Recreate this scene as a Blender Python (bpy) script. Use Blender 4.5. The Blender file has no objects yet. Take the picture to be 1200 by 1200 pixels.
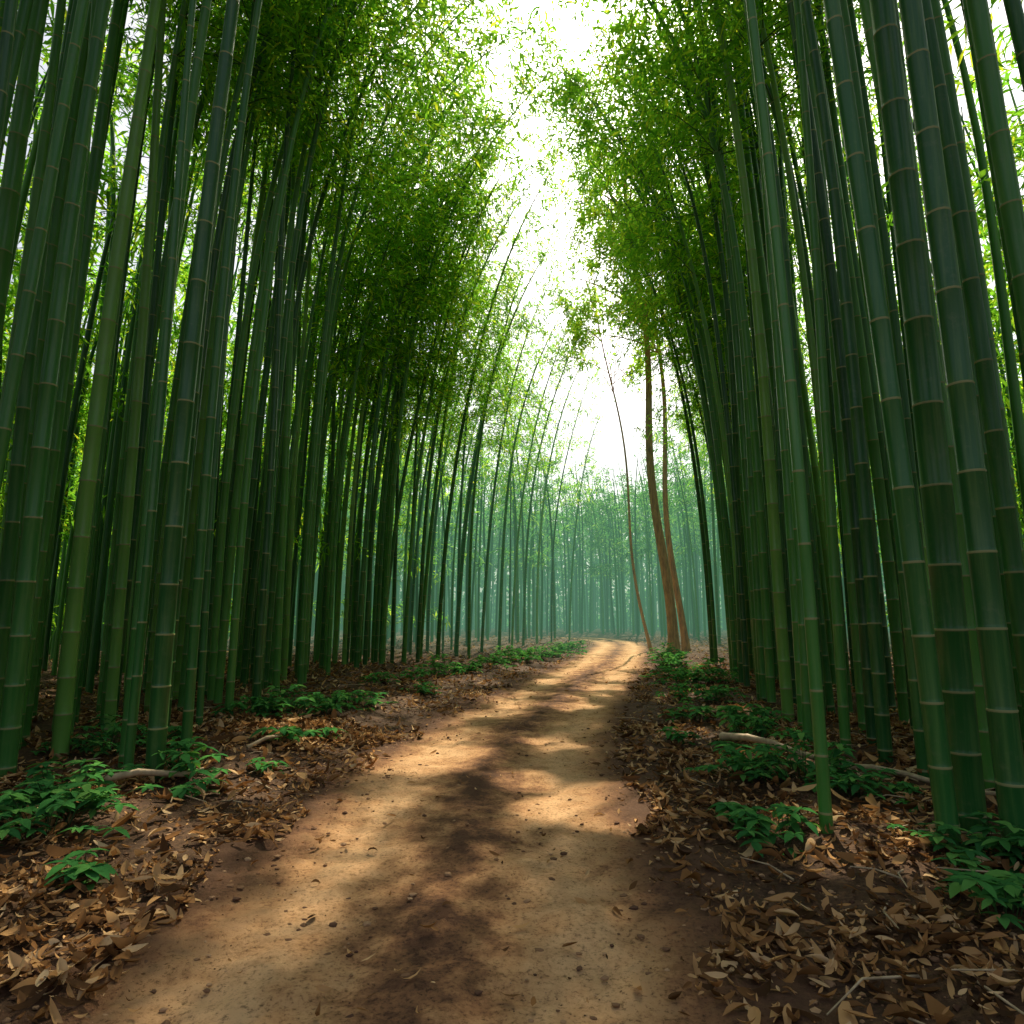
import bpy, math, random, time
import numpy as np
from mathutils import Vector, Matrix
T0=time.time()
random.seed(7); rng=np.random.default_rng(7)
scene=bpy.context.scene
scene.view_settings.view_transform='Standard'; scene.view_settings.look='None'; scene.view_settings.exposure=0
SE,SA=math.radians(48),math.radians(12)
SUN=np.array([math.sin(SA)*math.cos(SE),math.cos(SA)*math.cos(SE),math.sin(SE)])

# ---------------------------------------------------------------- helpers
def link(o,parent=None):
    scene.collection.objects.link(o)
    if parent: o.parent=parent
    return o
def mk_mesh(name,verts,faces,mats,fmat=None,smooth=True):
    me=bpy.data.meshes.new(name)
    V=np.asarray(verts,dtype=np.float32)
    if isinstance(faces,np.ndarray) and faces.shape[1]==4:
        m=len(faces)
        me.vertices.add(len(V)); me.vertices.foreach_set('co',V.ravel())
        me.loops.add(4*m); me.loops.foreach_set('vertex_index',faces.astype(np.int32).ravel())
        me.polygons.add(m); me.polygons.foreach_set('loop_start',np.arange(m,dtype=np.int32)*4)
        me.update(calc_edges=True)
    else:
        me.from_pydata([tuple(map(float,v)) for v in V],[],[tuple(int(k) for k in q) for q in faces])
    for mm in mats: me.materials.append(mm)
    if fmat is not None: me.polygons.foreach_set('material_index',np.asarray(fmat,dtype=np.int32))
    if smooth: me.polygons.foreach_set('use_smooth',np.ones(len(me.polygons),dtype=bool))
    me.update(); return me
def new_mat(name):
    m=bpy.data.materials.new(name); m.use_nodes=True
    nt=m.node_tree; nt.nodes.clear()
    return m,nt,nt.nodes.new('ShaderNodeOutputMaterial')
def ramp(nt,stops,fac):
    r=nt.nodes.new('ShaderNodeValToRGB'); e=r.color_ramp.elements
    while len(e)>1: e.remove(e[-1])
    e[0].position=stops[0][0]; e[0].color=(*stops[0][1],1)
    for p,c in stops[1:]:
        x=e.new(p); x.color=(*c,1)
    nt.links.new(fac,r.inputs[0]); return r.outputs[0]
def noise(nt,vec,scale,detail=4,rough=.55):
    n=nt.nodes.new('ShaderNodeTexNoise'); n.inputs['Scale'].default_value=scale
    n.inputs['Detail'].default_value=detail; n.inputs['Roughness'].default_value=rough
    if vec: nt.links.new(vec,n.inputs['Vector'])
    return n.outputs['Fac']
def mixc(nt,fac,a,b,mode='MIX'):
    n=nt.nodes.new('ShaderNodeMix'); n.data_type='RGBA'; n.blend_type=mode
    for s,v in ((n.inputs[0],fac),(n.inputs[6],a),(n.inputs[7],b)):
        if isinstance(v,(int,float)): s.default_value=v
        elif isinstance(v,tuple): s.default_value=(*v,1)
        else: nt.links.new(v,s)
    return n.outputs[2]
def mathn(nt,op,a,b=None,clamp=False):
    n=nt.nodes.new('ShaderNodeMath'); n.operation=op; n.use_clamp=clamp
    for i,v in enumerate((a,b)):
        if v is None: continue
        if isinstance(v,(int,float)): n.inputs[i].default_value=v
        else: nt.links.new(v,n.inputs[i])
    return n.outputs[0]
def bump(nt,h,strength,dist):
    b=nt.nodes.new('ShaderNodeBump'); b.inputs['Strength'].default_value=strength; b.inputs['Distance'].default_value=dist
    nt.links.new(h,b.inputs['Height']); return b.outputs[0]
def principled(nt,out,col,rough=.6,spec=.3,normal=None):
    p=nt.nodes.new('ShaderNodeBsdfPrincipled')
    if isinstance(col,tuple): p.inputs['Base Color'].default_value=(*col,1)
    else: nt.links.new(col,p.inputs['Base Color'])
    p.inputs['Roughness'].default_value=rough; p.inputs['Specular IOR Level'].default_value=spec
    if normal: nt.links.new(normal,p.inputs['Normal'])
    if out: nt.links.new(p.outputs[0],out.inputs[0])
    return p

# ---------------------------------------------------------------- materials
def leaf_mat(name,stops,trans,tfac=.45,rough=.5):
    m,nt,out=new_mat(name)
    g=nt.nodes.new('ShaderNodeNewGeometry')
    c=ramp(nt,stops,g.outputs['Random Per Island'])
    p=nt.nodes.new('ShaderNodeBsdfDiffuse'); nt.links.new(c,p.inputs[0])
    t=nt.nodes.new('ShaderNodeBsdfTranslucent')
    nt.links.new(mixc(nt,1.0,c,trans,'MULTIPLY'),t.inputs[0])
    mx=nt.nodes.new('ShaderNodeMixShader'); mx.inputs[0].default_value=tfac
    nt.links.new(p.outputs[0],mx.inputs[1]); nt.links.new(t.outputs[0],mx.inputs[2]); nt.links.new(mx.outputs[0],out.inputs[0])
    return m
M_leaf=leaf_mat('bamboo_leaf',[(0,(.05,.16,.022)),(.5,(.10,.25,.03)),(.85,(.18,.31,.035)),(1,(.30,.36,.04))],(2.9,2.7,1.2),.6)
M_tleaf=leaf_mat('tree_leaf',[(0,(.08,.19,.02)),(.6,(.16,.27,.03)),(1,(.28,.32,.04))],(2.5,2.6,1.1),.58)
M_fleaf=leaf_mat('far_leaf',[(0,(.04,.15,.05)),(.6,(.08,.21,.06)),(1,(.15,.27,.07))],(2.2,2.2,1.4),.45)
M_plant=leaf_mat('plant_leaf',[(0,(.035,.14,.04)),(.6,(.07,.24,.055)),(1,(.14,.32,.07))],(1.5,1.6,1.0),.25,.4)
M_litter=leaf_mat('dry_leaf',[(0,(.05,.028,.015)),(.25,(.15,.075,.03)),(.5,(.32,.16,.06)),(.75,(.53,.31,.13)),(1,(.68,.48,.26))],(1.,.9,.7),.15,.6)

def culm_mat(name,c0,c1,c2,c3):
    m,nt,out=new_mat(name)
    tc=nt.nodes.new('ShaderNodeTexCoord'); g=nt.nodes.new('ShaderNodeNewGeometry')
    mp=nt.nodes.new('ShaderNodeMapping'); mp.inputs['Scale'].default_value=(14,14,.6)
    nt.links.new(tc.outputs['Object'],mp.inputs[0])
    n1=noise(nt,mp.outputs[0],2.2,4,.6); n2=noise(nt,tc.outputs['Object'],.8,2); n3=noise(nt,tc.outputs['Object'],11,5,.7)
    oi=nt.nodes.new('ShaderNodeObjectInfo')
    rnd=mathn(nt,'FRACT',mathn(nt,'ADD',g.outputs['Random Per Island'],mathn(nt,'MULTIPLY',oi.outputs['Random'],7.3)))
    base=ramp(nt,[(0,c0),(.45,c1),(.8,c2),(1,c3)],mathn(nt,'ADD',mathn(nt,'MULTIPLY',rnd,.8),mathn(nt,'MULTIPLY',n2,.25)))
    col=mixc(nt,mathn(nt,'MULTIPLY',ramp(nt,[(.45,(0,0,0)),(.75,(1,1,1))],n1),.5),base,mixc(nt,.5,base,(.24,.38,.10)))
    col=mixc(nt,mathn(nt,'MULTIPLY',ramp(nt,[(.56,(0,0,0)),(.7,(1,1,1))],n3),.3),col,(.13,.18,.08))
    principled(nt,out,col,.33,.42); return m
M_culm=culm_mat('bamboo_culm',(.010,.06,.018),(.027,.14,.027),(.07,.25,.04),(.20,.40,.07))
M_node,nt,out=new_mat('bamboo_node'); principled(nt,out,(.26,.27,.11),.6,.2)
M_twig,nt,out=new_mat('bamboo_twig'); principled(nt,out,(.05,.10,.03),.6,.2)

m,nt,out=new_mat('tree_bark'); M_bark=m
tc=nt.nodes.new('ShaderNodeTexCoord'); mp=nt.nodes.new('ShaderNodeMapping'); mp.inputs['Scale'].default_value=(6,6,1)
nt.links.new(tc.outputs['Object'],mp.inputs[0]); n1=noise(nt,mp.outputs[0],2,6,.65)
principled(nt,out,ramp(nt,[(.3,(.18,.07,.02)),(.55,(.50,.23,.07)),(.8,(.62,.36,.15))],n1),.8,.2,bump(nt,n1,.6,.05))
m,nt,out=new_mat('dead_wood'); M_dead=m
tc=nt.nodes.new('ShaderNodeTexCoord'); n1=noise(nt,tc.outputs['Object'],9,6,.65)
principled(nt,out,ramp(nt,[(.3,(.24,.17,.09)),(.6,(.5,.38,.23)),(.8,(.6,.5,.33))],n1),.7,.25,bump(nt,n1,.4,.02))

m,nt,out=new_mat('forest_floor'); M_floor=m
tc=nt.nodes.new('ShaderNodeTexCoord'); o=tc.outputs['Object']
n1=noise(nt,o,3,6,.7); n2=noise(nt,o,28,5,.7)
v=nt.nodes.new('ShaderNodeTexVoronoi'); v.inputs['Scale'].default_value=16; nt.links.new(o,v.inputs['Vector'])
c=ramp(nt,[(.3,(.03,.018,.011)),(.5,(.08,.045,.026)),(.7,(.17,.095,.048))],n2)
c=mixc(nt,mathn(nt,'MULTIPLY',v.outputs['Color'],.35),c,(.22,.125,.06))
c=mixc(nt,1.0,c,ramp(nt,[(.3,(.55,.55,.55)),(.7,(1.1,1.1,1.1))],n1),'MULTIPLY')
h=mathn(nt,'ADD',n2,mathn(nt,'MULTIPLY',v.outputs['Distance'],.6))
principled(nt,out,c,.9,.15,bump(nt,h,.6,.04))

m,nt,out=new_mat('dirt_path'); M_path=m
tc=nt.nodes.new('ShaderNodeTexCoord'); o=tc.outputs['Object']
at=nt.nodes.new('ShaderNodeAttribute'); at.attribute_name='across'
a=at.outputs['Fac']
aa=mathn(nt,'ABSOLUTE',a)
nb=noise(nt,o,.9,5,.6); nm=noise(nt,o,5,8,.72); nf=noise(nt,o,40,6,.8)
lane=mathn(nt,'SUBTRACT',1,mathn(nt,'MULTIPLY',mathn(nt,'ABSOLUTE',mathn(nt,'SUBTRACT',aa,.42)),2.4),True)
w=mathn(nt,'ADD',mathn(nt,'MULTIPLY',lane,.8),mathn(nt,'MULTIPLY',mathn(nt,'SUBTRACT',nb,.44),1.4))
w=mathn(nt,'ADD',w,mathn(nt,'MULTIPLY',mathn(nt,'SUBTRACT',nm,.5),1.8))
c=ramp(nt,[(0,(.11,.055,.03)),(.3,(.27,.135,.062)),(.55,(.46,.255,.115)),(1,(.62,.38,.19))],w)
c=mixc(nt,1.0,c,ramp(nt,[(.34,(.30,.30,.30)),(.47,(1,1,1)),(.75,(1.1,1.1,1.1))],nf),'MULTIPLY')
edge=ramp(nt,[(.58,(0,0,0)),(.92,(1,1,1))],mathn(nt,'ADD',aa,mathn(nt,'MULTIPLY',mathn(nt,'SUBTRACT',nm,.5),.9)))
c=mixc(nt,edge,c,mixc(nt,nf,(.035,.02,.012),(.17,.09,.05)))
h=mathn(nt,'ADD',mathn(nt,'MULTIPLY',nm,1.0),mathn(nt,'MULTIPLY',nf,.5))
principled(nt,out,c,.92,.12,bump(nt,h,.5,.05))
m,nt,out=new_mat('soil_clod'); M_clod=m
g=nt.nodes.new('ShaderNodeNewGeometry')
principled(nt,out,ramp(nt,[(0,(.08,.04,.025)),(.6,(.22,.12,.06)),(1,(.48,.3,.16))],g.outputs['Random Per Island']),.9,.15)

# ---------------------------------------------------------------- path & terrain
CL=np.array([(-.42,-14),(-.42,0),(-.42,2.67),(-.37,3.8),(-.17,7.5),(.8,12),(1.7,16),(2.7,20),(4.2,27),(5.5,34),(5.6,39),(4.2,43.5),(0,46.5),(-8,48.5),(-20,49)],float)
def catmull(P,n=14):
    out=[]
    for i in range(len(P)-1):
        p0=P[max(i-1,0)];p1=P[i];p2=P[i+1];p3=P[min(i+2,len(P)-1)]
        for k in range(n):
            t=k/n
            m1=(p2-p0)*.5*(np.linalg.norm(p2-p1)/(.5*np.linalg.norm(p2-p0)+1e-6)); m2=(p3-p1)*.5*(np.linalg.norm(p2-p1)/(.5*np.linalg.norm(p3-p1)+1e-6))
            out.append((2*t**3-3*t*t+1)*p1+(t**3-2*t*t+t)*m1+(-2*t**3+3*t*t)*p2+(t**3-t*t)*m2)
    out.append(P[-1]); return np.array(out)
PC=catmull(CL,8)
HWID=1.54
def pdist(x,y):
    x=np.atleast_1d(np.asarray(x,float)); y=np.atleast_1d(np.asarray(y,float))
    sh=x.shape; xf=x.ravel(); yf=y.ravel(); best=np.full(xf.shape,1e9)
    for a_,b_ in zip(PC[:-1],PC[1:]):
        d=b_-a_; L=d@d
        t=np.clip(((xf-a_[0])*d[0]+(yf-a_[1])*d[1])/L,0,1)
        best=np.minimum(best,(xf-a_[0]-t*d[0])**2+(yf-a_[1]-t*d[1])**2)
    return np.sqrt(best).reshape(sh)
def wob(x,y):
    return (np.sin(x*1.7+y*.9)+np.sin(x*.6-y*1.3+2)+np.sin(x*3.1+y*2.3+1)*.5+np.sin(-x*2.2+y*4.1)*.4)/2.9
def H(x,y):
    d=pdist(x,y)-HWID; x=np.asarray(x,float); y=np.asarray(y,float)
    s=np.clip(d/1.3,0,1); s=s*s*(3-2*s)
    z=s*(.12+.06*wob(x,y))+ .035*s*np.sin(x*7+np.cos(y*5)*2)*np.cos(y*6.3+x)
    inside=np.clip(-d/HWID,0,1)
    z=z-.03*np.sin(np.clip(inside*math.pi,0,math.pi))+ .016*wob(x*2,y*2)*(1-s)
    return z
def axis(lo,hi,fine_lo,fine_hi,step,grow=1.18):
    c=list(np.arange(fine_lo,fine_hi,step)); s=step; v=fine_lo
    L=[]
    while v>lo: s*=grow; v-=s; L.append(max(v,lo))
    s=step; v=c[-1]; R=[]
    while v<hi: s*=grow; v+=s; R.append(min(v,hi))
    return np.array(L[::-1]+c+R)
def grid_faces(r,c):
    I=np.arange(r*c).reshape(r,c)
    return np.stack([I[:-1,:-1].ravel(),I[:-1,1:].ravel(),I[1:,1:].ravel(),I[1:,:-1].ravel()],1)
xs=axis(-400,400,-8,10,.14); ys=axis(-400,500,1.5,24,.16)
X,Y=np.meshgrid(xs,ys); Z=H(X,Y)
Dp=pdist(X,Y); Z=np.where(Dp<HWID-.02,Z-.08,Z)
link(bpy.data.objects.new('forest_floor_ground',mk_mesh('forest_floor_ground',np.stack([X.ravel(),Y.ravel(),Z.ravel()],1),grid_faces(len(ys),len(xs)),[M_floor])))
ds=np.r_[0,np.cumsum(np.hypot(*np.diff(PC,axis=0).T))]
S=np.concatenate([np.arange(0,15,.5),np.arange(15,27,.04),np.arange(27,45,.12),np.arange(45,ds[-1],.4)])
cx=np.interp(S,ds,PC[:,0]); cy=np.interp(S,ds,PC[:,1])
SU=np.arange(0,ds[-1],.1); ux=np.interp(SU,ds,PC[:,0]); uy=np.interp(SU,ds,PC[:,1])
tx=np.gradient(ux,SU); ty=np.gradient(uy,SU)
for _ in range(6):
    tx=np.convolve(np.pad(tx,5,'edge'),np.ones(11)/11,'valid'); ty=np.convolve(np.pad(ty,5,'edge'),np.ones(11)/11,'valid')
tx=np.interp(S,SU,tx); ty=np.interp(S,SU,ty)
l=np.hypot(tx,ty); nxn=ty/l; nyn=-tx/l
AC=np.linspace(-1,1,81)
jl=.10*np.sin(S*1.3)+.07*np.sin(S*3.7+1)+.04*np.sin(S*9); jr=.10*np.sin(S*1.1+2)+.07*np.sin(S*4.1)+.04*np.sin(S*8+1)
W=HWID+.12
def vnoise(x,y,seed):
    r=np.random.default_rng(seed); T=r.random((256,256)); xi=np.floor(x).astype(int); yi=np.floor(y).astype(int)
    fx=x-xi; fy=y-yi; fx=fx*fx*(3-2*fx); fy=fy*fy*(3-2*fy)
    g=lambda a,b:T[a%256,b%256]
    return (g(xi,yi)*(1-fx)+g(xi+1,yi)*fx)*(1-fy)+(g(xi,yi+1)*(1-fx)+g(xi+1,yi+1)*fx)*fy-.5
verts=[];acr=[]
for a_ in AC:
    w_=W+(jl if a_<0 else jr)*abs(a_)
    px=cx+nxn*a_*w_; py=cy+nyn*a_*w_
    rgh=.5+1.2*np.clip(vnoise(px*1.1,py*1.1,5)+.5,0,1)**2
    pz=H(px,py)+.004+.035*vnoise(px*3.1,py*3.1,1)+rgh*(.022*vnoise(px*8.3,py*8.3,2)+.020*vnoise(px*16,py*16,3))
    if abs(a_)==1: pz=pz-.05
    verts.append(np.stack([px,py,pz],1)); acr.append(np.full(len(S),a_))
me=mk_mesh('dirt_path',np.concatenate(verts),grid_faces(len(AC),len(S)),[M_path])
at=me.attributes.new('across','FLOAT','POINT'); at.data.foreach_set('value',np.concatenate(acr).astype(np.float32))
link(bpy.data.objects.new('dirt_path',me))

# ---------------------------------------------------------------- canopy gaps (leaves cut out along the sun's direction to place sun patches)
SUN_GAPS=np.array([(-1.05,7.2,.48),(-.6,7.35,.4),(.02,6.45,.28),(.66,5.5,.48),(.5,8.1,.33),(.95,11.6,.5),(0,11.5,.3),(1.9,14.3,.5),(1.1,15.6,.45),(2.3,17.5,.75),(2.9,20.6,.8),(3.6,24,1.0),(4.5,27.5,1.3),(5.3,31,1.5),(5.5,35,1.6),
 (-2.35,6.0,.42),(-2.7,8.0,.4),(-3.1,5.0,.35),(2.2,4.3,.4),(2.5,6.4,.38),(2.2,8.4,.35),(3.0,12,.5),(-.9,14.8,.5),(-1.9,10.8,.45),(0,18.5,.7),(.8,21,.9),(1.8,24.5,1.0),(4.2,16.5,.5),(3.2,9.6,.4)])
def cut_sun_gaps(v,f,m,leafmat,off=(0,0,0)):
    isl=(m>=leafmat-1) if leafmat==3 else (m==leafmat)
    P=(v[f[:,0]]+v[f[:,2]])*.5+np.asarray(off)
    gx=P[:,0]-P[:,2]*SUN[0]/SUN[2]; gy=P[:,1]-P[:,2]*SUN[1]/SUN[2]
    drop=np.zeros(len(f),bool); wb=1+.35*np.sin(gx*5+gy*3)*np.cos(gy*4-gx*2)
    for a_,b_,r_ in SUN_GAPS:
        drop|=((gx-a_)**2+((gy-b_)*.8)**2)<(r_*1.2*wb)**2
    drop&=isl
    k=~drop
    return f[k],m[k]

# ---------------------------------------------------------------- mesh builder (all quads)
class MB:
    def __init__(s): s.v=[];s.f=[];s.m=[];s.n=0
    def add(s,v,f,m):
        v=np.asarray(v,float); f=np.asarray(f,np.int64)
        s.v.append(v); s.f.append(f+s.n); s.m.append(np.broadcast_to(np.asarray(m),(len(f),)).astype(np.int32)); s.n+=len(v)
    def arr(s): return np.concatenate(s.v),np.concatenate(s.f),np.concatenate(s.m)
    def mesh(s,name,mats):
        v,f,m=s.arr(); return mk_mesh(name,v,f,mats,m)
def tube(mb,pts,rad,sides,mat):
    pts=np.asarray(pts,float); n=len(pts)
    t=np.gradient(pts,axis=0); t/=np.linalg.norm(t,axis=1)[:,None]+1e-9
    ref=np.array([0,0,1.]) if abs(t[0][2])<.8 else np.array([1.,0,0])
    u=np.cross(t,ref); u/=np.linalg.norm(u,axis=1)[:,None]+1e-9; w=np.cross(t,u)
    an=np.linspace(0,2*math.pi,sides,endpoint=False)
    V=(pts[:,None,:]+np.asarray(rad)[:,None,None]*(np.cos(an)[None,:,None]*u[:,None,:]+np.sin(an)[None,:,None]*w[:,None,:])).reshape(-1,3)
    i,k=np.meshgrid(np.arange(n-1),np.arange(sides),indexing='ij'); k2=(k+1)%sides
    f=np.stack([i*sides+k,(i+1)*sides+k,(i+1)*sides+k2,i*sides+k2],-1).reshape(-1,4)
    mm=np.repeat(np.asarray(mat),sides) if np.ndim(mat) else np.full(len(f),mat)
    mb.add(V,f,mm)
def unit(a): return a/(np.linalg.norm(a,axis=-1,keepdims=True)+1e-9)
def leaves(mb,P,D,L,Wd,mat,r):
    D=unit(D); n=len(P)
    s=unit(np.cross(D,r.normal(size=(n,3))*.6+np.array([0,0,1.])))
    nrm=np.cross(s,D); L=L[:,None];Wd=Wd[:,None]
    V=np.stack([P,P+.4*L*D+Wd*s+.1*Wd*nrm,P+L*D-np.array([0,0,1])*L*.18,P+.4*L*D-Wd*s+.1*Wd*nrm],1).reshape(-1,3)
    i=np.arange(n)*4
    mb.add(V,np.stack([i,i+1,i+2,i+3],1),mat)
def bamboo(seed,Ht=15,r0=.1,z0=8,lean=1.2,sides=12,nbr=(2,4),prob=1.0,lscale=1.0,detail=True,brl=1.7,tuft=(5,9),tn=1.0,twigs=True,pw=3):
    r=np.random.default_rng(seed); mb=MB()
    ph=r.uniform(0,6.28,4)
    def pos(z):
        z=np.asarray(z,float); q=z/Ht
        return np.stack([lean*q**pw+.07*np.sin(q*5+ph[0])*q*2,.3*min(lean,2)*np.sin(ph[1])*q**2+.07*np.sin(q*6+ph[2])*q*2,z-.12*lean*q**4],-1)
    zs=[];rr=[];fm=[];nodes=[]
    z=-.25
    while z<Ht-.3:
        il=(.34+.28*min(1,max(0,z)/2.5)-.3*max(0,z/Ht-.6))*r.uniform(.9,1.1)
        rad=r0*(1-.15*max(z,0)/Ht)*(1-max(0,(z/Ht))**2.2*.84)
        nodes.append(z)
        if detail:
            zs+=[z-.007,z,z+.009,z+.03]; rr+=[rad*1.0,rad*1.045,rad*1.0,rad*.985]; fm+=[2,1,0,0]
        else:
            zs+=[z]; rr+=[rad]; fm+=[0]
        z+=il
        if not detail: z+=.5
    fm=[0 if q==0 else 1 for q in fm][:len(zs)-1]
    tube(mb,pos(zs),rr,sides,np.array(fm))
    P=[];D=[]
    for z in nodes:
        if z<z0: continue
        q=(z-z0)/(Ht-z0)
        for b in range(r.integers(*nbr)):
            if r.random()>prob: continue
            az=r.uniform(0,6.28); el=r.uniform(.15,.9)
            L=brl*(.55+.9*math.sin(math.pi*min(1,.18+q*.8)))*r.uniform(.6,1.15)
            t=np.linspace(0,1,5)[:,None]
            d=np.array([math.cos(az)*math.cos(el),math.sin(az)*math.cos(el),math.sin(el)])
            bp=pos(z)+L*t*d-np.array([0,0,1])*(L*.55*t**2.2)
            if twigs: tube(mb,bp if detail else bp[::2],(.012*(1-.8*t[:,0]))[::1 if detail else 2],3,2)
            nt_=int(r.integers(6,10)*L/1.6*tn)+1
            tt=r.uniform(.2,1,nt_)[:,None]
            c=pos(z)+L*tt*d-np.array([0,0,1])*(L*.55*tt**2.2)+r.normal(size=(nt_,3))*.10*L
            k=int(r.integers(*tuft)); c=np.repeat(c,k,0)
            P.append(c+r.normal(size=c.shape)*.09); D.append(d*.6+r.normal(size=c.shape)*.75+np.array([0,0,-.45]))
    P=np.concatenate(P);D=np.concatenate(D); n=len(P)
    leaves(mb,P,D,r.uniform(.13,.24,n)*lscale,r.uniform(.013,.022,n)*lscale,3,r)
    return mb.arr()
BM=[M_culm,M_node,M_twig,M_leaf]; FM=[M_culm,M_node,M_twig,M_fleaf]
RAD=(.042,.052,.064,.078,.1)
near={r0:[bamboo(100+i*3+j,Ht=16+j,r0=r0,z0=9.8,lean=.5+.35*j,prob=.35) for j in range(3)] for i,r0 in enumerate(RAD)}
arch=[bamboo(150+j,Ht=15.5+j*.5,r0=.055+.006*(j%3),z0=8.8,lean=2.8+.5*j,sides=10,prob=.95,lscale=1.2,pw=3.6) for j in range(4)]
arch2=[bamboo(170+j,Ht=17+j*.4,r0=.06,z0=9.5,lean=4.3+.5*j,sides=10,prob=1,lscale=1.3,pw=3.8,brl=2.2) for j in range(3)]
edgev=[bamboo(200+j,Ht=14.5+j*.5,r0=.052+.008*(j%3),z0=7.2,lean=2.0+.3*j,sides=8,prob=.85,lscale=1.25) for j in range(6)]
midv=[bamboo(300+j,Ht=12.8+j*.7,r0=.055+.006*j,z0=3.4+j*.8,lean=1.3,sides=6,nbr=(1,3),prob=.6,lscale=1.9,detail=False,brl=1.5,tn=.85,tuft=(4,7),twigs=False) for j in range(6)]
deepv=[bamboo(350+j,Ht=12.5+j*.7,r0=.07,z0=1.2+j*.5,lean=1.0,sides=5,nbr=(1,3),prob=.6,lscale=2.3,detail=False,brl=1.5,tn=.8,tuft=(4,7),twigs=False) for j in range(4)]
farv=[bamboo(400+j,Ht=11.5+j*.8,r0=.08,z0=4.2+j*.6,lean=1.0,sides=5,nbr=(1,3),prob=.6,lscale=2.4,detail=False,brl=1.8,tn=.75,tuft=(4,6),twigs=False) for j in range(5)]
print('templates',time.time()-T0)
def xform(arr,x,y,z,ang,tdir,tilt,sc=1.0):
    ax=Vector((-math.sin(tdir),math.cos(tdir),0))
    R=np.array((Matrix.Rotation(tilt,3,ax)@Matrix.Rotation(ang,3,'Z')))*sc
    return arr[0]@R.T+np.array([x,y,z])
def compact(v,f,m):
    u,inv=np.unique(f.ravel(),return_inverse=True)
    return v[u],inv.reshape(f.shape),m
def hero(arr,x,y,ang,tdir,tilt,sc=1.0):
    z=float(H(x,y)[0])
    v=xform(arr,0,0,0,ang,tdir,tilt,sc)
    f,m_=cut_sun_gaps(v,arr[1],arr[2],3,(x,y,z)); v,f,m_=compact(v,f,m_)
    o=bpy.data.objects.new('bamboo_tree',mk_mesh('bamboo_tree',v,f,BM,m_)); o.location=(x,y,z); link(o)
def nr(r): return min(RAD,key=lambda a:abs(a-r))
heroL=[(-4.52,6.08,.08),(-4.6,6.9,.08),(-5.2,8.6,.064),(-3.5,6.2,.042),(-3.19,6.08,.078),(-3.42,7.1,.052),(-4.85,10.8,.064),(-3.88,9.2,.064),(-3.96,10.4,.078),(-4.2,11.9,.064),
 (-4.13,13.2,.078),(-5.6,6.6,.1),(-6.1,8.0,.078),(-5.0,7.6,.052),(-4.1,7.9,.078),(-6.6,9.2,.078),(-5.7,9.6,.064),(-4.8,9.3,.052),(-5.3,5.7,.078),(-4.45,8.5,.064),(-5.45,7.5,.078),(-3.9,8.4,.042),
 (-4.35,9.9,.052),(-4.0,12.6,.064),(-4.6,12.2,.064),(-5.0,6.5,.064),(-4.25,11.1,.052),(-3.75,9.8,.052),(-3.75,6.6,.064),(-4.9,8.2,.064),(-5.9,7.2,.064)]
heroR=[(2.70,4.27,.064),(3.09,4.65,.1),(3.0,4.1,.078),(2.12,4.65,.042),(3.61,6.56,.064),(3.6,5.95,.052),(4.2,8,.078),(3.3,7.54,.052),(3.96,8.6,.078),(3.78,9.2,.078),(4.03,10.4,.078),
 (4.25,11.4,.078),(4.4,12.5,.064),(3.95,5.6,.078),(4.9,6.7,.078),(4.45,5.3,.078),(4.8,8.0,.064),(5.3,7.6,.078),(4.7,9.4,.078),(3.55,8.2,.064),(3.85,7.2,.064),(4.0,9.8,.052),(4.1,10.9,.064),(4.35,8.8,.052),(3.5,7.1,.052),(4.5,11.9,.052),(4.55,13.2,.064),(4.3,6.3,.064),(4.55,7.3,.052)]
placed=[]
for side,lst in ((1,heroL),(-1,heroR)):
    for i,(x,y,r0) in enumerate(lst):
        x*=.97;y*=.97
        d=0 if side>0 else math.pi
        isarch=(y>8.0 and (i%2==0 or side>0 and i%3))
        t=arch[(i+(1 if side>0 else 0))%4] if isarch else near[nr(r0)][i%3]
        if isarch and side>0 and y>9 and i%2==0: t=arch2[i%3]
        hero(t,x,y,d+random.uniform(-.5,.5) if isarch else d+random.uniform(-.9,.9),random.uniform(0,6.28),math.radians(abs(random.gauss(0,.8))))
        placed.append((x,y))
edge=[(-4.3,17),(-3.75,16),(-3.74,18.2),(-3.0,18.5),(-2.8,19.7),(-2.3,20.5),(-1.4,21.5),(-1.1,24),(-.5,25.5),(0,28),(.5,29.5),(1.2,31.8),(2.0,33.5),(3.2,36.8),
      (4.9,14.6),(4.7,13.6),(5.3,16),(5.95,19.7),(5.6,18.2),(5.1,15.2),(-4.6,14.4),(-4.2,15.2),(-3.4,17.3),(-1.9,22.6),(-3.9,17.6),(5.6,16.9),(5.5,15.6),(5.9,17.6)]
for i,(x,y) in enumerate(edge):
    d=0 if (x<0 or y>20.6) else math.pi
    t=arch[i%4] if y<19 and i%3 else edgev[i%6]
    if x<-3 and y<19 and i%2==0: t=arch2[i%3]
    if x>3 and 14<y<19: t=arch2[i%3] if i%2 else arch[3]
    hero(t,x,y,d+random.uniform(-.4,.4),d+random.uniform(-.5,.5),math.radians(random.uniform(0,2.5)),random.uniform(.95,1.06)); placed.append((x,y))
print('heroes',time.time()-T0)
LX=([1,6.7,13,17,20,24,28,32,37,40],[-4.3,-4.6,-4.6,-4.2,-3.0,-1.6,-.3,.9,2.9,3.0])
RX=([1,4.6,7.5,11.4,20,25,34,40],[3.4,3.6,3.9,4.6,6.5,8.6,9.6,10])
cells={}
def ok(x,y,dm):
    for i in range(int(x)-2,int(x)+3):
        for j in range(int(y)-2,int(y)+3):
            for q in cells.get((i,j),()):
                if (q[0]-x)**2+(q[1]-y)**2<dm*dm: return False
    return True
for p in placed: cells.setdefault((int(p[0]),int(p[1])),[]).append(p)
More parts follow.
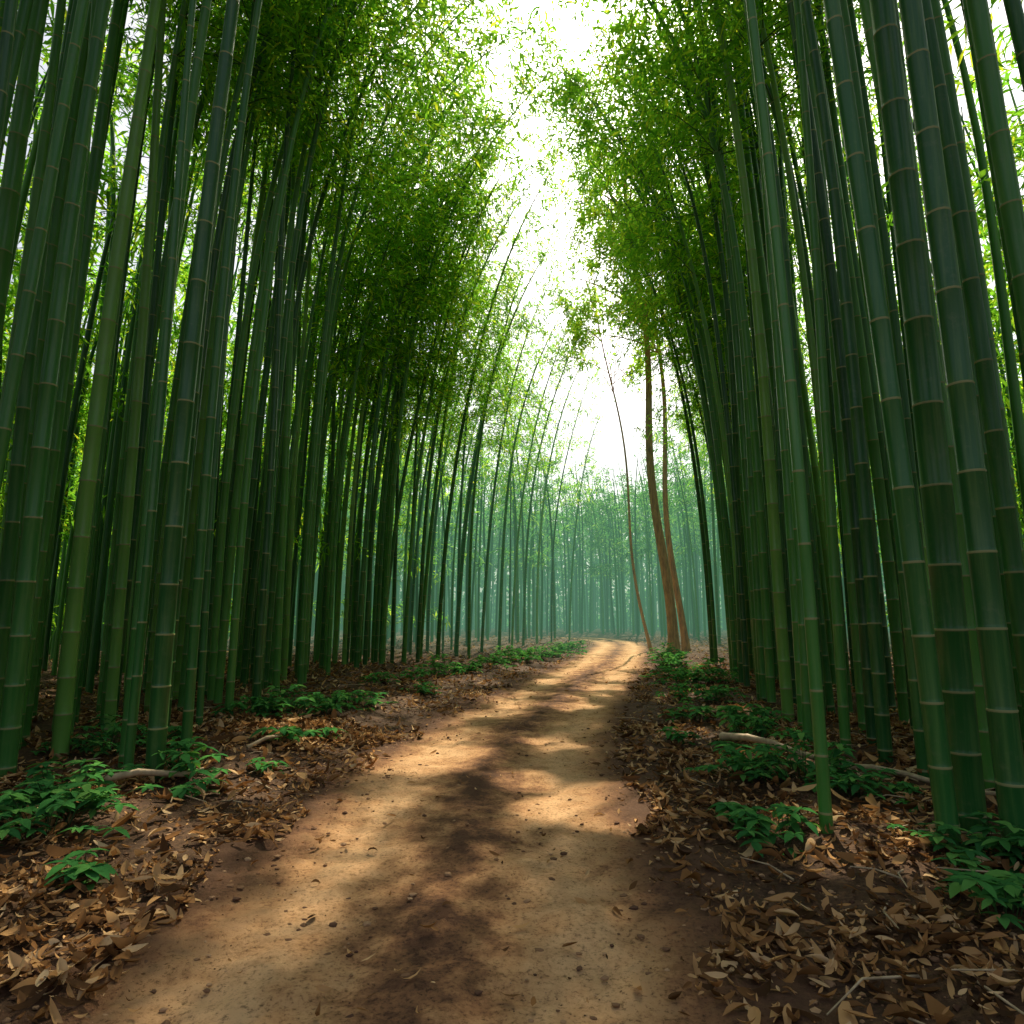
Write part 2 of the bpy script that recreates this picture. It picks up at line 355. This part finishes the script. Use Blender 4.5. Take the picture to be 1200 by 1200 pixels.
c1=np.stack([rng.uniform(-12,12,3600),rng.uniform(3.6,20,3600)],1)
c2=np.stack([rng.uniform(-1,1,7500),rng.uniform(3.0,72,7500)],1); c2[:,0]*=(9+c2[:,1]*.66)
cand=np.concatenate([c1,c2])
PD=pdist(cand[:,0],cand[:,1]); HZ=H(cand[:,0],cand[:,1])
parts={'bamboo_grove':[[],[],[],0],'distant_bamboo_grove':[[],[],[],0]}; cnt=0
for (x,y),pd_,hz in zip(cand,PD,HZ):
    if y<38:
        a_,b_=np.interp(y,*LX),np.interp(y,*RX)
        if a_<x<b_: continue
        de=min(abs(x-a_),abs(x-b_))
    else:
        if pd_<2.9: continue
        de=9
    if abs(x)>13+y*.4 and y<25: continue
    dm=.40 if de<2.0 and y<22 else (.80 if y<34 else 1.05)
    if x>4 and y<26 and de>1.6: dm=1.05
    if 26<y<45 and -4<x<16: dm=1.45
    if de>7 and y<34: dm=1.15
    if not ok(x,y,dm): continue
    cells.setdefault((int(x),int(y)),[]).append((x,y))
    if y<16 and de<2.2: t=random.choice(near[random.choice((.052,.064,.078))])
    elif y<38 and de<1.8: t=random.choice(edgev)
    elif y<34 and de<6: t=random.choice(midv)
    elif y<36: t=random.choice(deepv)
    else: t=random.choice(farv)
    d=0 if x<0 else math.pi
    v_=xform(t,x,y,hz,d+random.gauss(0,1.0),random.uniform(0,6.28) if de>2 else d,math.radians(abs(random.gauss(0,1.4))),random.uniform(.85,1.12))
    g=parts['bamboo_grove' if y<34 else 'distant_bamboo_grove']; g[0].append(v_); g[1].append(t[1]+g[3]); g[2].append(t[2]); g[3]+=len(v_); cnt+=1
for k,g in parts.items():
    v_,f_,m_=np.concatenate(g[0]),np.concatenate(g[1]),np.concatenate(g[2])
    f_,m_=cut_sun_gaps(v_,f_,m_,3); v_,f_,m_=compact(v_,f_,m_)
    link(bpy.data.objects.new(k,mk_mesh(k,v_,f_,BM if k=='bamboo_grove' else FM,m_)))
    print(k,len(g[0]),g[3])
mb=MB(); n=60000
th=rng.uniform(-.3,math.pi+.3,n); R_=52+rng.uniform(0,8,n)
clump=.5+.5*np.sin(th*31+1)*np.sin(th*17)
P=np.stack([4+R_*np.cos(th),19+R_*np.sin(th),(rng.random(n)**1.25)*(12+3.5*clump)],1)
D=rng.normal(size=(n,3))+np.array([0,0,-.3])
leaves(mb,P,D,rng.uniform(.6,1.1,n),rng.uniform(.15,.25,n),0,rng)
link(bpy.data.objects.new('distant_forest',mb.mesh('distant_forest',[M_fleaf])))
print('grove',cnt,time.time()-T0)

# ---------------------------------------------------------------- brown trunk trees
def tree(seed,x,y,Ht,r0,lx,ly,nb,z1):
    r=np.random.default_rng(seed); mb=MB()
    z=np.linspace(-.2,Ht,26); q=z/Ht
    ctr=lambda z:np.array([lx*(z/Ht)+.18*math.sin(z*.55+seed),ly*(z/Ht)+.15*math.sin(z*.4+seed*2),z])
    tube(mb,[ctr(a) for a in z],r0*(1-.72*np.clip(q,0,1))*(1+.5*np.exp(-np.clip(z,0,9)*3)),12,0)
    P=[];D=[]
    for b in range(nb):
        zz=r.uniform(z1,Ht-.3); az=r.uniform(0,6.28); el=r.uniform(.5,1.1); L=r.uniform(1.8,4.0)*(1.15-.5*(zz-z1)/(Ht-z1))
        d=np.array([math.cos(az)*math.cos(el),math.sin(az)*math.cos(el),math.sin(el)])
        t=np.linspace(0,1,7)[:,None]; f=lambda t:ctr(zz)+L*t*d-np.array([0,0,1])*L*.25*t**2
        tube(mb,f(t),r0*.28*(1-.8*t[:,0]),5,0)
        for s in range(6):
            tt=r.uniform(.35,1); c0=f(np.array([tt])); d2=unit(d+r.normal(size=3)*.8); l2=r.uniform(.5,1.3)
            t2=np.linspace(0,1,4)[:,None]; g=lambda t:c0+l2*t*d2-np.array([0,0,1])*l2*.3*t**2
            tube(mb,g(t2),.018*(1-.7*t2[:,0]),3,0)
            for _ in range(8):
                c=g(np.array([r.uniform(.2,1)])).ravel()+r.normal(size=3)*.16; k=6
                P.append(c[None]+r.normal(size=(k,3))*.13); D.append(r.normal(size=(k,3))+np.array([0,0,-.3])+d2*.5)
    P=np.concatenate(P);D=np.concatenate(D);n=len(P)
    leaves(mb,P,D,r.uniform(.16,.27,n),r.uniform(.028,.05,n),1,r)
    v,f,m_=mb.arr(); z_=float(H(x,y)[0]); f,m_=cut_sun_gaps(v,f,m_,1,(x,y,z_)); v,f,m_=compact(v,f,m_)
    o=bpy.data.objects.new('broadleaf_tree',mk_mesh('broadleaf_tree',v,f,[M_bark,M_tleaf],m_)); o.location=(x,y,z_); link(o)
tree(1,5.85,24.4,20,.20,-1.0,.3,34,12.0)
tree(2,6.55,25.6,19,.14,-.7,.4,26,12)
tree(3,5.75,27.5,17,.07,-1.9,.5,14,11)

# ---------------------------------------------------------------- undergrowth plants
def plant(seed,R=.42,n=46,hh=.30):
    r=np.random.default_rng(seed); mb=MB()
    for i in range(n):
        a=r.uniform(0,6.28); rad=R*math.sqrt(r.random())*(1+.35*math.sin(a*3+seed)); h=hh*r.uniform(.25,1.1)*(1.15-.6*rad/R)
        b=np.array([rad*.5*math.cos(a),rad*.5*math.sin(a),-.02]); tip=np.array([rad*math.cos(a),rad*math.sin(a),h])
        t=np.linspace(0,1,4)[:,None]; tube(mb,b+(tip-b)*t+np.array([0,0,.04])*np.sin(t*3.14),np.full(4,.003),3,1)
        k=r.integers(4,7); a0=r.uniform(0,6.28)
        for j in range(k):
            aa=a0+j*6.28/k+r.normal()*.2; L=r.uniform(.07,.15); w=L*r.uniform(.18,.25)
            d=np.array([math.cos(aa),math.sin(aa),r.uniform(-.1,.35)]); d/=np.linalg.norm(d); s=np.array([-math.sin(aa),math.cos(aa),r.normal()*.15]); up=np.array([0,0,1.])
            V=[]
            for q,wq in zip([0,.22,.5,.78,1],[.05,.8,1,.6,0.02]):
                c=tip+d*L*q-up*L*.35*q*q
                V+=[c+s*w*wq+up*w*wq*.25,c,c-s*w*wq+up*w*wq*.25]
            f=[]
            for q in range(4):
                f+=[(q*3,q*3+1,q*3+4,q*3+3),(q*3+1,q*3+2,q*3+5,q*3+4)]
            mb.add(V,f,0)
    return mb.mesh('undergrowth_plant',[M_plant,M_twig])
pv=[plant(1),plant(2,.5,54,.34),plant(3,.3,22,.22),plant(4,.2,9,.16)]
pl=[(-3.25,4.9,1,1.05),(-3.0,4.45,0,1.0),(-3.5,4.2,2,1.1),(-4.2,7.0,1,.9),(-3.7,7.3,2,1),(-3.1,9.2,1,1.2),(-2.7,9.6,0,1.1),(-3.5,9.0,0,1),(-2.4,10.6,0,1.1),(-2.5,5.5,3,1),(-2.35,6.4,3,.9),(-2.9,6.0,2,1.2),(-2.2,8.0,3,1.2),(-2.4,3.9,3,1),(-2.6,7.4,3,1.3),
    (-1.7,15.4,1,1.2),(-1.2,16.2,0,1.3),(-2.0,14.0,2,1.2),(-.2,19.5,1,1.3),(.3,20.5,0,1.4),(.9,22,1,1.4),(1.6,24,1,1.5),(2.2,26.5,0,1.5),(2.8,28.5,2,1.8),(-1.6,12.2,2,1.1),(-.6,17.8,0,1.2),(-2.6,13.0,2,1.2),
    (2.4,5.6,1,.95),(2.7,5.3,0,.9),(2.05,5.95,0,.9),(1.75,4.5,2,1.0),(1.6,4.8,3,1.0),(2.75,3.95,1,.9),(3.0,3.8,0,.9),(2.95,8.3,0,1.1),(2.6,7.5,2,1.2),(2.5,9.2,2,1.2),(3.2,10.6,0,1.1),(4.1,13.4,1,1.3),(3.6,13.8,0,1.3),(3.7,15.4,0,1.2),(4.3,17.6,1,1.3),(4.7,19.6,0,1.4),(5.2,22.2,1,1.3),(2.2,6.9,3,1.2),(2.3,3.3,2,1),(1.9,7.9,3,1.2),(2.9,11.5,2,1.1)]
for i,(x,y,k,s) in enumerate(pl):
    o=bpy.data.objects.new('undergrowth_plant',pv[k]); o.location=(x,y,float(H(x,y)[0])-.01); o.rotation_euler=(0,0,i*1.9); o.scale=(s,s,s*(.8+.1*(i%4))); link(o)

# ---------------------------------------------------------------- leaf litter
def litter(n,xr,yr,onpath,size,pw=1.5,patchy=False):
    x=rng.uniform(*xr,n*3); y=yr[0]+(yr[1]-yr[0])*rng.random(n*3)**pw
    d=pdist(x,y)-HWID
    if onpath: keep=(d<0)&(rng.random(n*3)<np.clip(.16+.9*(1+d/.6),.12,1))
    else: keep=(d>-.25+.2*wob(x*3,y*3))
    if patchy: keep&=rng.random(n*3)<np.clip(.38+2.2*vnoise(x*1.6,y*1.6,21),.12,1)
    x=x[keep][:n];y=y[keep][:n]; m=len(x); z=H(x,y)+rng.uniform(.006,.06 if not onpath else .02,m)+(.012 if onpath else 0)
    a=rng.uniform(0,6.28,m); p=rng.normal(0,.35 if not onpath else .18,m)
    D=np.stack([np.cos(a)*np.cos(p),np.sin(a)*np.cos(p),np.sin(p)],1)
    S=unit(np.stack([-np.sin(a),np.cos(a),rng.normal(0,.5,m)],1)); Nn=np.cross(D,S); Nn*=np.sign(Nn[:,2:3])
    L=(size[0]+(size[1]-size[0])*rng.random(m)**2)[:,None]; w=L*rng.uniform(.10,.22,(m,1)); c=rng.uniform(-.3,.8,(m,1)); fold=rng.uniform(-.4,1.3,(m,1)); tw=rng.normal(0,.8,(m,1))
    P=np.stack([x,y,z],1)-D*L*.5
    V=[]
    for q,ww in [(0,0.12),(.2,.75),(.45,1),(.75,.7),(1,.04)]:
        cc=P+D*L*q+Nn*(L*c*4*(q-.5)**2*.5)
        S2=S+Nn*tw*(q-.5)
        V+=[cc+S2*w*ww+Nn*w*ww*fold,cc,cc-S2*w*ww+Nn*w*ww*fold]
    V=np.stack(V,1).reshape(-1,3); b=np.arange(m)*15; F=[]
    for q in range(4):
        o_=q*3
        F+=[np.stack([b+o_,b+o_+1,b+o_+4,b+o_+3],1),np.stack([b+o_+1,b+o_+2,b+o_+5,b+o_+4],1)]
    return V,np.concatenate(F)
V=[];F=[];o_=0
for v_,f_ in (litter(18000,(-5.5,5),(2,9),False,(.03,.13),1.1,True),litter(14000,(-8,8),(7,18),False,(.05,.16),1.5,True),litter(7000,(-14,16),(12,40),False,(.1,.22)),litter(3800,(-2.5,6),(2,26),True,(.02,.11)),litter(1800,(-5,5),(2.2,9),False,(.11,.22),1.1)):
    V.append(v_); F.append(f_+o_); o_+=len(v_)
link(bpy.data.objects.new('leaf_litter',mk_mesh('leaf_litter',np.concatenate(V),np.concatenate(F),[M_litter])))
ico=np.array([(0,0,1),(.894,0,.447),(.276,.851,.447),(-.724,.526,.447),(-.724,-.526,.447),(.276,-.851,.447),(.724,.526,-.447),(-.276,.851,-.447),(-.894,0,-.447),(-.276,-.851,-.447),(.724,-.526,-.447),(0,0,-1)])
icf=np.array([(0,1,2),(0,2,3),(0,3,4),(0,4,5),(0,5,1),(1,6,2),(2,7,3),(3,8,4),(4,9,5),(5,10,1),(6,7,2),(7,8,3),(8,9,4),(9,10,5),(10,6,1),(6,11,7),(7,11,8),(8,11,9),(9,11,10),(10,11,6)])
n=34000; x=rng.uniform(-4.5,5,n); y=2+14*rng.random(n)**1.8; d=pdist(x,y)-HWID
patch=vnoise(x*1.2,y*1.2,9)+.5
k=(d<1.8)&(rng.random(n)<np.clip(.12+(d+.7)*.8+.7*patch**2,.08,1)); x=x[k];y=y[k]; z=H(x,y)+.001; m=len(x)
s=(.004+.018*rng.random(m)**5)[:,None,None]
V=(ico[None]*rng.uniform(.6,1.2,(m,12,1))*s*np.array([1.3,1,.6])+np.stack([x,y,z+s[:,0,0]*.25],1)[:,None,:]).reshape(-1,3)
F=(icf[None]+np.arange(m)[:,None,None]*12).reshape(-1,3)
link(bpy.data.objects.new('soil_clods',mk_mesh('soil_clods',V,F,[M_clod],smooth=False)))
def stick(name,p0,p1,r,knots=5):
    mb=MB(); p0=np.array(p0);p1=np.array(p1); zs=[];rr=[]
    for i in range(knots):
        for dt,k in ((0,1),(.02,1.18),(.04,1)): zs.append(i/knots+dt); rr.append(r*k*(1-.35*i/knots))
    zs.append(1); rr.append(r*.5)
    pts=[p0+(p1-p0)*t+np.array([0,0,.03*math.sin(t*6)])+np.array([.03*math.sin(t*5),0,0]) for t in zs]
    tube(mb,pts,rr,8,0); link(bpy.data.objects.new(name,mb.mesh(name,[M_dead])))
stick('fallen_bamboo_pole',(2.2,7.1,.24),(2.8,5.55,.32),.036)
stick('fallen_bamboo_pole',(-3.25,5.45,.2),(-2.62,5.85,.2),.03,4)
stick('fallen_branch',(-2.7,6.9,.16),(-2.45,7.5,.26),.022,3)
stick('fallen_branch',(2.9,6.1,.16),(3.7,5.0,.21),.025,5)
mb=MB()
for i in range(300):
    x=random.uniform(-5,6); y=random.uniform(2.5,14)
    if pdist(x,y)[0]<HWID+.1 : continue
    a=random.uniform(0,6.28); L=random.uniform(.15,.6); z=float(H(x,y)[0])+.03
    tube(mb,[(x,y,z),(x+L*.5*math.cos(a),y+L*.5*math.sin(a),z+.03),(x+L*math.cos(a+.2),y+L*math.sin(a+.2),z+random.uniform(0,.05))],[.006,.005,.003],5,0)
link(bpy.data.objects.new('fallen_twigs',mb.mesh('fallen_twigs',[M_dead])))

# ---------------------------------------------------------------- distant haze: the volume's own glow stands in for scattered light
m,nt,out=new_mat('mist')
ab=nt.nodes.new('ShaderNodeVolumeAbsorption'); ab.inputs['Color'].default_value=(0,0,0,1); ab.inputs['Density'].default_value=.009
em=nt.nodes.new('ShaderNodeEmission'); em.inputs[0].default_value=(.26,.60,.40,1); em.inputs[1].default_value=.009*1.0
ad=nt.nodes.new('ShaderNodeAddShader'); nt.links.new(ab.outputs[0],ad.inputs[0]); nt.links.new(em.outputs[0],ad.inputs[1]); nt.links.new(ad.outputs[0],out.inputs['Volume'])
bx=np.array([(x,y,z) for z in (-1,9.5) for y in (21,100) for x in (-14,34)],float)
link(bpy.data.objects.new('mist',mk_mesh('mist',bx,np.array([(0,2,3,1),(4,5,7,6),(0,1,5,4),(2,6,7,3),(0,4,6,2),(1,3,7,5)]),[m],smooth=False)))

# ---------------------------------------------------------------- light
w=bpy.data.worlds.new('World'); scene.world=w; w.use_nodes=True; nt=w.node_tree; nt.nodes.clear()
sky=nt.nodes.new('ShaderNodeTexSky'); sky.sky_type='NISHITA'; sky.sun_disc=False; sky.sun_elevation=SE; sky.sun_rotation=SA
sky.air_density=1.0; sky.dust_density=4.5; sky.ozone_density=.6
hs=nt.nodes.new('ShaderNodeHueSaturation'); hs.inputs['Saturation'].default_value=.55; nt.links.new(sky.outputs[0],hs.inputs['Color'])
bg=nt.nodes.new('ShaderNodeBackground'); bg.inputs[1].default_value=.18
ow=nt.nodes.new('ShaderNodeOutputWorld'); nt.links.new(hs.outputs[0],bg.inputs[0]); nt.links.new(bg.outputs[0],ow.inputs[0])
sl=bpy.data.lights.new('sun','SUN'); sl.energy=7; sl.angle=math.radians(.5); sl.color=(1,.88,.68)
so=bpy.data.objects.new('sun',sl); link(so)
so.rotation_euler=Vector(SUN).to_track_quat('Z','Y').to_euler()

cam=bpy.data.cameras.new('camera'); cam.lens=22.8; cam.sensor_width=36; cam.clip_end=1500
co=bpy.data.objects.new('camera',cam); co.location=(0,0,1.5); co.rotation_euler=(math.radians(99),0,0); link(co); scene.camera=co
print('done',time.time()-T0)
